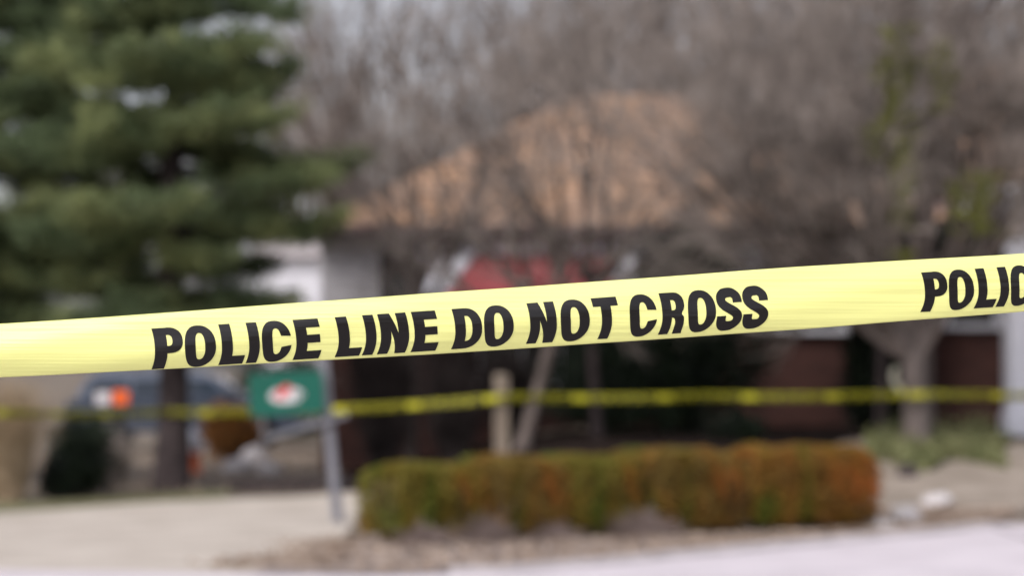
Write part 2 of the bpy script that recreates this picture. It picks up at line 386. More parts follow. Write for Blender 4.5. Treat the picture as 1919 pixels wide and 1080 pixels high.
# tall dark front door between pale wall and awning
dx0, dx1 = X(712, HY), X(778, HY)
d = hb('front_door', MB().box(dx0, dx1, HY - .08, HY - .038, .75, Z(468, HY), .006), M['door'])
o = MB().box(dx0 + .07, dx1 - .07, HY - .086, HY - .081, 1.9, 2.9).build('pane', M['glass']); o.parent = d
o = MB().lathe([(.0, 0), (.03, .0), (.03, .03), (.0, .05)], 0, 0, 10).build('handle', M['rim']); o.parent = d; o.rotation_euler = (R(90), 0, 0); o.location = (dx1 - .08, HY - .08, 1.6)
window(X(905, HY), X(1125, HY), 1.35, 2.75, nx=3)
window(X(1420, HY), X(1575, HY), 2.13, 3.15)
window(X(1780, HY + .8), X(1862, HY + .8), 2.2, 3.1, y=HY + .8, nx=1)
# lower wing set back at the right, with a dark low roof
hb('wing_wall', MB().box(hx1 + .003, 14, HY + .8, HY + 9, -.2, zS), M['brick'])
hb('wing_siding', MB().box(hx1 + .013, 14, HY + .78, HY + 9, zS + .002, zE - .1), M['siding'])
hb('wing_roof', MB().prism([(hx1 + .02, HY + .35, zE - .1), (hx1 + .02, HY + 9.4, zE - .1), (hx1 + .02, HY + 4.9, zE + .75)], (8.4, 0, 0)), M['fascia'])
hb('frieze_board', MB().box(hx0 - .02, hx1, HY - .10, HY - .045, zE - .2, zE - .005), M['siding'])
# red awning with white edging
aw = tag(empty('window_awning', (X(1010, HY), HY, Z(470, HY))), 'faded red sloping awning edged in white under the left half of the eaves', 'awning')
zt, zb = Z(482, HY), Z(596, HY - 1)
tl, tr_ = X(893, HY), X(1146, HY); bl, br_ = X(800, HY - 1), X(1150, HY - 1)
def ab(name, mb, mat):
    o = mb.build(name, mat); o.parent = aw; o.matrix_parent_inverse = Matrix.Translation(aw.location).inverted(); return o
npan = 7
for i in range(npan):
    s0, s1 = i / npan, (i + 1) / npan
    t0, t1 = tl + (tr_ - tl) * s0, tl + (tr_ - tl) * s1 - .012; b0, b1 = bl + (br_ - bl) * s0, bl + (br_ - bl) * s1 - .012
    ab('awning_panel', MB().prism([(b0, HY - 1, zb), (b1, HY - 1, zb), (t1, HY - .13, zt), (t0, HY - .13, zt)], (0, .01, .02 + .006 * (i % 2))), M['red'])
ab('end_panel', MB().prism([(bl - .01, HY - 1, zb), (tl - .01, HY - .13, zt), (bl - .01, HY - .13, zb)], (-.02, 0, 0)), M['red'])
ab('valance', MB().box(bl, br_, HY - 1.03, HY - 1.005, zb - .16, zb), M['white'])
ab('edge_board', MB().prism([(bl - .38, HY - 1.04, zb), (bl - .01, HY - 1.04, zb), (tl + .02, HY - .16, zt + .06), (tl - .35, HY - .16, zt + .06)], (0, .01, .05)), M['white'])
ab('head_board', MB().box(tl - .2, tr_ + .45, HY - .17, HY - .105, zt + .045, zt + .21), M['white'])
ab('end_board', MB().box(tr_ + .03, tr_ + .30, HY - .75, HY - .105, zt - .85, zt + .04), M['white'])
ab('side_shutter', MB().box(tr_ + .32, tr_ + .78, HY - .104, HY - .05, zt - .55, zt + .04), M['white'])
# white porch column at the right
cxp = X(1922, 38.6)
pc = tag(empty('porch_column', (cxp, 38.6, gz(cxp, 38.6))), 'thick white square porch column at the right edge of the view', 'column')
g0 = gz(cxp, 38.6)
for nm, a, b, h in (('plinth', .31, .05, .3), ('shaft', .27, .3, 3.0), ('capital', .33, 3.0, 3.2)):
    o = MB().box(-a, a, -a, a, b - .1 if nm == 'plinth' else b, h, .01).build(nm, M['white']); o.parent = pc
pr = tag(empty('porch_roof', (cxp, 38.6, g0 + 3.2)), 'low porch roof carried by the white column at the right edge', 'porch roof')
o = MB().box(-.4, 4.0, -.4, 2.75, .003, .2).build('beam', M['white']); o.parent = pr
o = MB().prism([(-.45, -.42, .204), (4.2, -.42, .204), (4.2, 2.7, 1.0), (-.45, 2.7, 1.0)], (0, 0, .06)).build('roof', M['roof']); o.parent = pr

# neighbour's house whose tan roof shows at the right edge
nh = tag(empty('neighbour_house', (X(2010, 64), 64, gz(X(2010, 64), 64))), 'neighbouring house whose tan roof shows through twigs at the upper right edge', 'house')
def nhp(name, mb, mat):
    o = mb.build(name, mat, None); o.parent = nh; return o
nhp('wall', MB().box(-1.9, 9, 0, 8, -.2, 4.6), M['siding'])
nhp('roof', MB().prism([(-2.2, -.5, 4.6), (-2.2, 4, 8.2), (-2.2, 8.5, 4.6)], (11.5, 0, 0)), M['roof'])
fo_ = nhp('window', MB().box(.2, 1.6, -.06, -.002, 1.6, 3.0, .01), M['white'])
o = MB().box(.3, 1.5, -.072, -.062, 1.7, 2.9).build('pane', M['glass']); o.parent = fo_
# white outbuilding seen between the pine and the house
nb_ = tag(empty('white_outbuilding', (X(540, 72), 72, 0)), 'bright white outbuilding seen between the pine and the house', 'outbuilding')
def nbp(name, mb, mat):
    o = mb.build(name, mat, None); o.parent = nb_; return o
for i in range(16):
    nbp('board', MB().prism([(-.75, -.03, i * .27), (-.75, -.002, (i + 1) * .27 - .004), (-.75, .1, (i + 1) * .27 - .004), (-.75, .1, i * .27)], (3.6, 0, 0)), M['white'])
nbp('wall', MB().box(-.74, 2.84, .102, 5, 0, 4.3), M['white'])
nbp('roof', MB().prism([(-1.0, -.3, 4.34), (-1.0, 2.5, 5.3), (-1.0, 5.3, 4.34), (-1.0, 2.5, 5.2)], (4.1, 0, 0)), M['kerb'])
nbp('door', MB().box(.6, 1.5, -.075, -.035, .02, 2.1, .01), M['siding'])

# ------------------------------------------------------------------ trees
def grow(segs, tips, p, d, length, r, depth, maxd, rnd, spread=0.6, up=0.12, kids=(3, 4), nseg=4, wob=0.18, shrink=0.62):
    """limb of a few bent pieces, then children; deep limbs go to segs as twigs"""
    p = np.array(p, float); d = np.array(d, float); d /= np.linalg.norm(d)
    pts = [(p.copy(), r)]
    for i in range(nseg):
        d = d + rnd.normal(size=3) * wob + np.array([0, 0, up]); d /= np.linalg.norm(d)
        q = p + d * length / nseg; r2 = r * (1 - 0.55 * (i + 1) / nseg)
        segs[depth].append((*p, *q, r * (1 - 0.55 * i / nseg), r2)); p = q; pts.append((p.copy(), r2, d.copy()))
    tips.append(p.copy())
    if depth >= maxd: return
    nk = rnd.integers(kids[0], kids[1] + 1)
    for k in range(nk):
        t = nseg if k == 0 else rnd.integers(max(1, nseg // 3), nseg + 1)
        q, rr, dd = pts[t]
        ax = rnd.normal(size=3); ax -= ax.dot(dd) * dd; ax /= np.linalg.norm(ax)
        s = spread * rnd.uniform(0.6, 1.3) * (0.5 if k == 0 else 1)
        nd = dd * math.cos(s) + ax * math.sin(s)
        grow(segs, tips, q, nd, length * shrink * rnd.uniform(0.75, 1.2), max(rr * 0.75, 0.004), depth + 1, maxd, rnd, spread, up, kids, nseg, wob, shrink)

def bare_tree(seed, trunk_h, trunk_r, limbs, maxd=4, kids=(4, 5), spread=0.6, up=0.1, shrink=0.62, lean=(0, 0), limb_r=0.5, minr=0.004):
    rnd = np.random.default_rng(seed)
    segs = {i: [] for i in range(0, maxd + 2)}; tips = []
    tr = []; p = np.zeros(3); d = np.array([lean[0], lean[1], 1.0]); n = 8
    r = trunk_r * 1.35
    for i in range(n):
        d = d + rnd.normal(size=3) * 0.03; d /= np.linalg.norm(d); q = p + d * trunk_h / n
        r2 = trunk_r * (1 - 0.25 * (i + 1) / n); tr.append((*p, *q, r, r2)); p = q; r = r2
    for (dx, dy, dz, L) in limbs:
        grow(segs, tips, p - d * rnd.uniform(0, .25) * 0.5, (dx, dy, dz), L, trunk_r * limb_r, 0, maxd, rnd, spread, up, kids, 4, 0.14, shrink)
    big = segs[0] + segs[1]; fine = sum((segs[i] for i in range(2, maxd + 1)), [])
    return tr, big, fine, tips
def make_bare(name_seed, label, loc, mats, args, sides=10, rz=0, scale=1.0, group=None, extra=None):
    tr, big, fine, tips = bare_tree(**args)
    root = tag(empty('bare_tree', loc, rz), label, 'tree', group); root.scale = (scale,) * 3
    link('trunk', tubes('trunk', tr, sides), mats[0], root, True)
    link('limbs', tubes('limbs', big, 6), mats[0], root, True)
    link('twigs', tubes('twigs', fine, 3), mats[1], root, True)
    return root, tips

# right-hand tree, wide crown of upswept limbs
TY = 34.8; tx = X(1716, TY); tz = gz(tx, TY)
rt_limbs = [(-1.4, .4, 1.3, 2.8), (-1.25, -.5, 1.55, 2.9), (-1.7, .1, 1.35, 2.6), (-1.05, -.1, 1.25, 2.6), (-.75, .35, 1.3, 2.5), (-.35, -.3, 1.6, 2.6), (.05, .2, 1.8, 2.6), (.4, -.2, 1.5, 2.6), (.8, .3, 1.3, 2.5), (1.0, -.3, 1.2, 2.4), (-.9, -.6, 1.0, 2.4), (.2, .9, 1.2, 2.2), (-1.2, .5, .9, 2.4)]
rt, _ = make_bare('r', 'wide bare tree with grey trunk, olive ivy patches and tape tied round it', (tx, TY, tz - .03), (M['bark_pale'], M['twig']),
                  dict(seed=11, trunk_h=1.15, trunk_r=.175, limbs=rt_limbs, maxd=4, kids=(5, 6), spread=.57, up=.055, shrink=.66, limb_r=.46))
# small tree in front of the house, leaning trunk
SY = 36.5; sx = X(975, SY); sz = gz(sx, SY)
make_bare('s', 'small bare tree with a leaning trunk in front of the red awning', (sx, SY, sz - .03), (M['bark'], M['twig']),
          dict(seed=5, trunk_h=1.5, trunk_r=.10, limbs=[(-.7, 0, 1.2, 2.0), (-.25, .4, 1.4, 2.0), (.35, -.1, 1.4, 2.1), (.8, .2, 1.1, 2.1), (-1.0, -.3, .8, 1.9), (1.1, -.3, .8, 2.0), (.1, -.6, 1.3, 1.9)],
               maxd=4, kids=(4, 5), spread=.6, up=.05, shrink=.66, lean=(.30, 0), limb_r=.62))
make_bare('u', 'second slender bare tree, with a blackish trunk behind the middle of the hedge', (X(1120, 37.8), 37.8, gz(X(1120, 37.8), 37.8) - .03), (M['bark_dark'], M['twig']),
          dict(seed=8, trunk_h=2.0, trunk_r=.08, limbs=[(-.7, 0, 1.3, 2.4), (.1, .4, 1.6, 2.5), (.7, -.1, 1.3, 2.3), (-.2, -.4, 1.5, 2.3), (.9, .2, .8, 1.9)],
               maxd=4, kids=(3, 4), spread=.55, up=.06, shrink=.66, limb_r=.7))
# third tree close to the house, left of the awning
make_bare('t', 'slender bare tree with thin twigs before the left corner of the house roof', (X(770, 39.5), 39.5, gz(X(770, 39.5), 39.5) - .03), (M['bark'], M['twig']),
          dict(seed=21, trunk_h=2.2, trunk_r=.09, limbs=[(-.5, 0, 1.4, 2.2), (.1, .4, 1.6, 2.3), (.5, -.1, 1.3, 2.1), (-.2, -.4, 1.5, 2.0), (.9, .2, 1.0, 1.9)],
               maxd=4, kids=(3, 4), spread=.55, up=.06, shrink=.66, limb_r=.75))
# tall bare tree behind the right tree, with ivy up its trunk
iv_loc = (X(1722, 39.2), 39.2, gz(5.5, 39.2) - .03)
iv, tips = make_bare('i', 'tall bare tree with a dark trunk standing behind the wide tree', iv_loc, (M['bark'], M['twig']),
          dict(seed=33, trunk_h=5.2, trunk_r=.19, limbs=[(-.8, .1, 1.2, 2.6), (.2, .3, 1.6, 2.8), (.8, -.1, 1.2, 2.6), (-.2, -.5, 1.5, 2.6), (1.1, .2, .7, 2.3), (-1.1, -.2, .8, 2.3)],
               maxd=4, kids=(4, 5), spread=.55, up=.06, shrink=.66, limb_r=.5))
iC = []; iO = (tx, TY, tz - .03)
for (px, py0, py1, wpx, n) in ((1682, 50, 235, 34, 2600), (1764, 70, 210, 24, 1400), (1688, 250, 430, 24, 1500), (1690, 470, 540, 30, 500), (1640, 235, 300, 30, 300), (1835, 320, 440, 40, 300), (1795, 340, 410, 30, 120)):
    for k in range(n):
        py = rng.uniform(py0, py1); a = P(px + rng.normal() * wpx * .42 * (1 + .4 * math.sin(py * .06)), py, TY - .75)
        iC.append((a.x - iO[0], a.y - iO[1] + rng.normal() * .16, a.z - iO[2]))
iC = np.array(iC); link('ivy', leaves('ivy', iC, rng.normal(size=iC.shape), .06, .05), M['ivy'], rt)

# woods behind the house: a few kinds copied and turned
far_protos = []
far_spec = [(X(1000, 62), 62), (X(700, 66), 66), (X(1350, 60), 60), (X(1850, 64), 64)]
for i, (fx, fy) in enumerate(far_spec):
    limbs = [(math.cos(a) * .75, math.sin(a) * .75, 1.2, 4.0) for a in np.arange(0, 6.28, .9) + i]
    root, _ = make_bare('f%d' % i, 'x', (fx, fy, gz(fx, fy) - .05), (M['bark'], M['twig_far']),
        dict(seed=100 + i, trunk_h=3.2 + .5 * (i % 2), trunk_r=.25, limbs=limbs, maxd=4, kids=(3, 5), spread=.5, up=.07, shrink=.68, limb_r=.7), sides=7)
    far_protos.append(root)
far_labels = {}
copies = [(1180, 74, 1), (1530, 70, 2), (1690, 84, 3), (880, 84, 1), (2080, 66, 2), (1950, 90, 0), (1350, 90, 1), (250, 110, 2), (610, 76, 0), (650, 92, 2)]
FG = 'bare trees in the woods behind the house'
alltrees = list(far_protos)
for (px, fy, k) in copies:
    src = far_protos[k]; c = src.copy(); col.objects.link(c); fx = X(px, fy)
    c.location = (fx, fy, gz(fx, fy) - .05); c.rotation_euler = (0, 0, rng.uniform(0, 6.28)); s = rng.uniform(.9, 1.2); c.scale = (s, s, s)
    for ch in src.children:
        q = ch.copy(); col.objects.link(q); q.parent = c
    alltrees.append(c)
for t in alltrees:
    tag(t, 'grey bare tree among the blurred woods beyond the house roof', 'tree', FG)   # nothing in the blur tells them apart

# two pines at the left
def make_pine(loc, label, seed, H, prof_z, prof_r, step, nbr):
    pine = tag(empty('pine_tree', loc), label, 'tree')
    prn = np.random.default_rng(seed); ptr = []; n_ = int(H / .8)
    f = lambda z: .205 * max(.05, 1 - z / (H + .5)) + .01 + (.06 if z < .1 else 0)
    for i in range(n_):
        z0 = i * .8; z1 = z0 + .8
        ptr.append((.03 * math.sin(i), 0, z0 - .05, .03 * math.sin(i + 1), 0, z1, f(z0), f(z1)))
    link('trunk', tubes('trunk', ptr, 12), M['bark_dark'], pine, True)
    bs = []; NC_ = []; ND = []; lev = prof_z[0]
    while lev < H - .3:
        reach = np.interp(lev, prof_z, prof_r); nb = prn.integers(nbr, nbr + 3); a0 = prn.uniform(0, 6.28)
        for b_ in range(nb):
            a = a0 + 6.283 * b_ / nb + prn.normal() * .15; L = reach * prn.uniform(.62, 1.12); zz = lev + prn.normal() * .2; tip = prn.uniform(.02, .22)
            dirv = np.array([math.cos(a), math.sin(a), 0]); side = np.array([-math.sin(a), math.cos(a), 0]); n = 8; prev_ = np.array([0, 0, zz])
            for s in range(1, n + 1):
                t = s / n; q = dirv * L * t + np.array([0, 0, zz - .13 * L * t + tip * L * t ** 2.2]) + side * prn.normal() * .04
                bs.append((*prev_, *q, .035 * (1 - .8 * (t - 1 / n)), .035 * (1 - .8 * t)))
                if t > .22:
                    for sg in (-1, 1, prn.choice([-1, 1])):
                        sl_ = L * .34 * (1.2 - t) * prn.uniform(.6, 1.3) + .2
                        e = q + side * sg * sl_ * .8 + dirv * sl_ * prn.uniform(.3, .8) + np.array([0, 0, prn.uniform(.02, .22)])
                        bs.append((*q, *e, .012, .005)); nt_ = int(5 + sl_ * 8)
                        for m_ in range(nt_):
                            c0 = q + (e - q) * (m_ + .8) / nt_ + prn.normal(size=3) * np.array([.06, .06, .05]); nn = 14
                            NC_.append(c0 + prn.normal(size=(nn, 3)) * np.array([.06, .06, .055])); dd = prn.normal(size=(nn, 3)); dd[:, 2] = np.abs(dd[:, 2]) * .8; ND.append(dd + (e - q))
                prev_ = q
        lev += prn.uniform(step * .8, step * 1.2)
    NC_ = np.concatenate(NC_); ND = np.concatenate(ND); print('needles', len(NC_))
    link('branches', tubes('branches', bs, 4), M['bark_dark'], pine, True)
    link('needles', leaves('needles', NC_, ND, prn.uniform(.10, .16, len(NC_)), .02), M['needle'], pine)
make_pine((X(322, 36), 36, 0), 'large dark pine with layered green boughs over a straight dark trunk', 3, 10.5, [2.35, 3.05, 3.2, 4.6, 6.2, 10.5], [1.3, 1.7, 2.15, 2.1, 1.4, .4], .5, 7)
make_pine((X(-40, 38.5), 38.5, 0), 'second pine crowding in at the left edge behind the larger one', 4, 9.5, [2.3, 3.2, 4.6, 7.0, 9.5], [2.2, 2.7, 2.6, 1.8, .4], .5, 7)

# ------------------------------------------------------------------ shrubs
def blob_leaves(cx, cy, z0, rx, ry, h, n, L, W, mat, name, label, cat, group=None, lobes=5, seed=1, bare=False, stems=True):
    r_ = np.random.default_rng(seed)
    root = tag(empty(name, (cx, cy, z0)), label, cat, group)
    # several lobes, leaves mostly in their shells
    cs = []; 
    for k in range(lobes):
        a = r_.uniform(0, 6.28); q = r_.uniform(.15, .6)
        cs.append((math.cos(a) * rx * q, math.sin(a) * ry * q, h * r_.uniform(.3, .62), r_.uniform(.42, .62)))
    pts = []; per = n // lobes
    for (x_, y_, z_, s_) in cs:
        v = r_.normal(size=(per, 3)); v /= np.linalg.norm(v, axis=1, keepdims=True); rad = r_.uniform(.3, 1.05, size=(per, 1)) ** .5; rad *= 1 + .22 * np.sin(v[:, :1] * 7 + k) * np.sin(v[:, 1:2] * 6) + .2 * np.sin(v[:, 2:3] * 9 + 2 * k)
        q = v * rad * np.array([rx * s_ * 1.2, ry * s_ * 1.2, h * s_ * .8]) + np.array([x_, y_, z_]); pts.append(q)
    C_ = np.concatenate(pts); C_ = C_[C_[:, 2] > .03]
    link('foliage', leaves('foliage', C_, r_.normal(size=C_.shape), L, W), mat, root)
    st = []
    for k in range(9):
        e = C_[r_.integers(len(C_))]; mid = np.array([e[0] * .4, e[1] * .4, e[2] * .5])
        st.append((e[0] * .05, e[1] * .05, -.03, *mid, .03, .02)); st.append((*mid, *e, .02, .008))
    link('stems', tubes('stems', st, 5), M['bark_dark'], root)
    return root
def shrub_at(px0, px1, pyt, pyb, Y, n, L, W, mat, name, label, cat, group=None, dep=None, seed=1, lobes=6):
    x0, x1 = X(px0, Y), X(px1, Y); z0 = Z(pyb, Y); cx = (x0 + x1) / 2; g = gz(cx, Y)
    zt_ = Z(pyt, Y)
    return blob_leaves(cx, Y, g - .01, (x1 - x0) / 2, dep or (x1 - x0) / 2.4, zt_ - g, n, L, W, mat, name, label, cat, group, lobes, seed)
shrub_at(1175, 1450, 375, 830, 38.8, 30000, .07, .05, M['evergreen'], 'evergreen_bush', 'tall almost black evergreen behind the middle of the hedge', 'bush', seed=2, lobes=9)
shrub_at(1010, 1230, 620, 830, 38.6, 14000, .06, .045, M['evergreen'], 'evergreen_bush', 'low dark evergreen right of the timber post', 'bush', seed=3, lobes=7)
hr = tag(empty('eave_shade_tree', (X(1650, 39.6), 39.6, gz(6, 39.6))), 'dark evergreen tree added to darken the wall under the eaves behind the bare tree', 'tree')
hp = []; hr_ = np.random.default_rng(77); hz0 = hr.location.z  # leafy crown added in place of the shade below the eaves
for k in range(16):
    c0 = np.array([X(hr_.uniform(1460, 1880), 39.6) - hr.location.x, hr_.normal() * .35, Z(hr_.uniform(420, 530), 39.6) - hz0]); v = hr_.normal(size=(1500, 3)); v /= np.linalg.norm(v, axis=1, keepdims=True)
    hp.append(c0 + v * hr_.uniform(.4, 1, size=(1500, 1)) ** .5 * np.array([.42, .35, .3]))
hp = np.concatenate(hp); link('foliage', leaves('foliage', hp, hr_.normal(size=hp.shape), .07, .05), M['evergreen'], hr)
hs_ = [(0, 0, -.05, .02, 0, .9, .09, .07), (.02, 0, .9, -.02, 0, 1.7, .07, .055)]
for k in range(14):
    e = hp[hr_.integers(len(hp))]; hs_.append((0, 0, 1.0 + .04 * k, *e, .035, .01))
link('trunk', tubes('trunk', hs_, 8), M['bark_dark'], hr, True)
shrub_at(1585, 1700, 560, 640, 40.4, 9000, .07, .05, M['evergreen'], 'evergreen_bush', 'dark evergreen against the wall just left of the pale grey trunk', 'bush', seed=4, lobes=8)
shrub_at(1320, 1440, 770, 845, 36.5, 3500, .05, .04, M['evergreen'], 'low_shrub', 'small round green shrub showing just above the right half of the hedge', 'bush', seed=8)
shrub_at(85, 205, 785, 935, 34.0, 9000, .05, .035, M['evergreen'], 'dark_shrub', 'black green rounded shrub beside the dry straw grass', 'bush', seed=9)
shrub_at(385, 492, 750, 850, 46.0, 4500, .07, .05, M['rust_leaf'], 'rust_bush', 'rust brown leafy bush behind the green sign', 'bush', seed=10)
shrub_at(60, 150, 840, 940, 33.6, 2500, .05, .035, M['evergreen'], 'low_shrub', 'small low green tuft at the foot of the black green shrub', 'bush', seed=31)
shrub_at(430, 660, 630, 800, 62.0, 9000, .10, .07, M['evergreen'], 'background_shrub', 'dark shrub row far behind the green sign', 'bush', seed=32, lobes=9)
# twiggy brown bushes against the left of the house
def twig_bush(px0, px1, pyt, Y, seed, label, mat=None):
    r_ = np.random.default_rng(seed); x0, x1 = X(px0, Y), X(px1, Y); cx = (x0 + x1) / 2; g = gz(cx, Y); h = Z(pyt, Y) - g
    st = []
    for k in range(110):
        a = r_.uniform(0, 6.28); q = r_.uniform(0, 1) ** .5; e = np.array([math.cos(a) * q * (x1 - x0) / 2, math.sin(a) * q * (x1 - x0) / 2.5, h * r_.uniform(.75, 1.03) * (1 - .25 * q * q)])
        b0 = e * np.array([.25, .25, 0]); m1 = b0 + (e - b0) * .5 + r_.normal(size=3) * .06
        st.append((*b0, *m1, .014, .009)); st.append((*m1, *e, .009, .004))
        for j in range(22):
            t = r_.uniform(.2, 1); s0 = b0 + (e - b0) * t; s1 = s0 + r_.normal(size=3) * .13 + np.array([0, 0, .1]); st.append((*s0, *s1, .005, .003))
    root = tag(empty('bare_bush', (cx, Y, g)), label, 'bush')
    link('twigs', tubes('twigs', st, 3), mat or M['twig'], root); return root
M['twig_dark'] = material('dark_bush_twigs', (0.022, 0.017, 0.015), (0.07, 0.055, 0.05), 3, 0.95)
twig_bush(640, 790, 600, 38.2, 41, 'dense dark twiggy bush right of the leaning grey post', M['twig_dark'])
twig_bush(770, 930, 620, 37.6, 42, 'dark twiggy bush just left of the timber post', M['twig_dark'])
twig_bush(900, 1020, 660, 39.5, 43, 'low dark twiggy bush behind the timber post', M['twig_dark'])
twig_bush(120, 250, 825, 35.0, 46, 'thin brown twigs right of the black green shrub')
twig_bush(1560, 1700, 700, 40.8, 44, 'thin dark twigs against the brick behind the pale trunk', M['twig_dark'])

# dry ornamental grass at the left edge
gY = 33.0; gx = X(18, gY); blades = []
for k in range(750):
    a = rng.uniform(0, 6.28); q = rng.uniform(0, 1) ** .6; h = rng.uniform(.9, 1.55); b0 = np.array([math.cos(a) * q * .16, math.sin(a) * q * .16, 0])
    out = np.array([math.cos(a), math.sin(a), 0]) * q * rng.uniform(.1, .6)
    m1 = b0 + out * .35 + np.array([0, 0, h * .6]); e = b0 + out + np.array([0, 0, h * (1 - .12 * q)])
    blades += [(*b0, *m1, .006, .004), (*m1, *e, .004, .002)]
g_ = tag(empty('ornamental_grass', (gx, gY, 0)), 'tall clump of dry straw coloured grass at the left edge', 'grass clump')
link('blades', tubes('blades', blades, 3), M['straw'], g_)
twig_bush(-150, 60, 800, 34.5, 45, 'brown twiggy bush behind the dry straw grass', M['twig_dark'])

def dead_clump(px, Y, wd, h, seed, label):
    r_ = np.random.default_rng(seed); cx = X(px, Y); st = []
    for k in range(420):
        a = r_.uniform(0, 6.28); q = r_.uniform(0, 1) ** .5; b0 = np.array([math.cos(a) * q * wd, math.sin(a) * q * .12, -.01]); e = b0 + np.array([r_.normal() * .09, r_.normal() * .06, h * r_.uniform(.3, 1) * (1 - .5 * q * q)])
        st.append((*b0, *e, .005, .003)); e2 = e + r_.normal(size=3) * .05; e2[2] = abs(e2[2]); st.append((*e, *e2, .003, .002))
    root = tag(empty('dead_plant', (cx, Y, gz(cx, Y) + .02)), label, 'dead plant', 'dead plants before the hedge'); link('stalks', tubes('stalks', st, 3), M['dead'], root)
M['dead'] = material('pinkish_dead_stalks', (0.16, 0.12, 0.10), (0.33, 0.26, 0.23), 4, 0.95)
dead_clump(895, 24.85, .22, .28, 61, 'greyish dead plant leaning on the left half of the hedge')
dead_clump(1030, 25.2, .10, .16, 62, 'smallest dead plant before the hedge, near its middle')
dead_clump(1190, 25.6, .30, .30, 63, 'widest dead plant before the hedge, right of its middle')
dead_clump(800, 24.35, .07, .2, 64, 'straw pale dead plant before the left end of the hedge')
# ground cover beside the wide tree
n = 9000; gc = np.zeros((n, 3)); u = rng.uniform(size=n)
for i in range(n):
    px = 1625 + 255 * u[i]; Y = rng.uniform(32.6, 36.5); x_ = X(px, Y); q_ = noise.noise((x_ * 1.6, Y * .9, 3)); Y += 1.5 * q_; gc[i] = (x_, Y, gz(x_, Y) + abs(rng.normal()) * (.06 + .14 * max(0, q_)) + .01)
gco = link('ground_cover', leaves('ground_cover', gc, rng.normal(size=gc.shape), .06, .045), M['cover'])
tag(gco, 'low green ground cover round the foot of the wide tree', 'ground cover', kind='stuff')

# leaf litter over bed, lawn and far yard
lc = []
for i in range(1300):      # drifting over the edge of the drive
    t = rng.uniform(); x_ = float(np.interp(t, [0, .5, 1], [-2.1, -1.7, -1.5])) + rng.normal() * .2; y_ = float(np.interp(t, [0, .5, 1], [22.1, 22.8, 25.5])) + rng.normal() * .25
    lc.append((x_, y_, gz(x_, y_) + .03))
for i in range(9000):
    x_ = rng.uniform(-1.7, 5.0); y_ = rng.uniform(road_edge(x_) + .1, 28.7); 
    if y_ < road_edge(x_) + .1: continue
    if x_ < -1.2 and y_ > 23.4: continue
    lc.append((x_, y_, gz(x_, y_) + .03 + rng.uniform(0, .02)))
for i in range(9000):
    x_ = rng.uniform(-9, 9); y_ = rng.uniform(35, 52)
    if x_ > -2.4 and not (y_ < 36 and x_ > 4.2): continue
    lc.append((x_, y_, gz(x_, y_) + .03 + rng.uniform(0, .03)))
lc = np.array(lc); ld = rng.normal(size=lc.shape); ld[:, 2] *= .25
tag(link('leaf_litter', leaves('leaf_litter', lc, ld, .05, .038), M['litter']), 'fallen brown leaves scattered over the bed and yard', 'leaves', kind='stuff')

# ------------------------------------------------------------------ clipped hedge: a row of shrubs grown together
hA = Vector((X(708, 24.85), 24.85)); hB = Vector((X(1610, 27.3), 27.3))
hd = tag(empty('clipped_hedge', (hA.x, hA.y, 0), math.atan2(hB.y - hA.y, hB.x - hA.x)), 'long low box clipped hedge in rust orange and olive green', 'hedge')
HL = (hB - hA).length; cuts = [0, .17, .335, .49, .70, 1.0]
for k in range(5):
    a, b = cuts[k] * HL, cuts[k + 1] * HL; ht = .675 + .14 * (k + .5) / 5 + (.012 if k % 2 else -.008); dp = .44
    W_ = b - a; n = int(16000 * W_); r_ = np.random.default_rng(50 + k)
    # points on a rounded box shell
    q = r_.uniform(-1, 1, size=(n, 3)); ax = r_.choice(3, n, p=[.12, .5, .38]); sg = np.where(r_.uniform(size=n) < .5, -1, 1); q[np.arange(n), ax] = sg
    q[ax == 2, 2] = 1
    rr = np.power(np.sum(np.abs(q) ** 4.5, axis=1, keepdims=True), 1 / 4.5); q = q / rr
    dpt = 1 - np.abs(r_.normal(size=(n, 1))) * .11 ; q = q * dpt
    C_ = np.stack([q[:, 0] * (W_ / 2 + .09), q[:, 1] * dp, (q[:, 2] + 1) / 2 * ht], axis=1)
    nz_ = np.array([noise.noise((x_ * 3.5 + 9 * k, y_ * 3.5, z_ * 3.5)) for x_, y_, z_ in C_]); C_[:, 2] += .06 * nz_ * (C_[:, 2] / ht); C_[:, 1] *= 1 + .14 * nz_
    keep = (C_[:, 2] > .03 + .2 * nz_ + .03 * np.sin(C_[:, 0] * 5 + k * 2)) | (r_.uniform(size=n) < .2)
    C_ = C_[keep]
    sh = link('shrub', leaves('shrub', C_, r_.normal(size=C_.shape), .036, .026), M[('hedge_olive', 'hedge', 'hedge_olive', 'hedge', 'hedge_rust')[k]], hd)
    sh.location = ((a + b) / 2, 0, .02)
    st = []
    for j in range(26):
        x_ = r_.uniform(-W_ / 2 + .05, W_ / 2 - .05); y_ = r_.normal() * .12
        for m_ in range(7):
            e = (x_ + r_.normal() * .14, y_ + r_.normal() * .16, ht * r_.uniform(.55, .92)); st.append((x_, y_, -.04, *e, .012, .004))
    so_ = link('stems', tubes('stems', st, 4), M['hedge_core'], sh)
    cm = MB().box(-W_ / 2 + .03, W_ / 2 - .03, -.27, .27, .2, ht - .12, .08); co = cm.build('inner_growth', M['hedge_core']); co.parent = sh

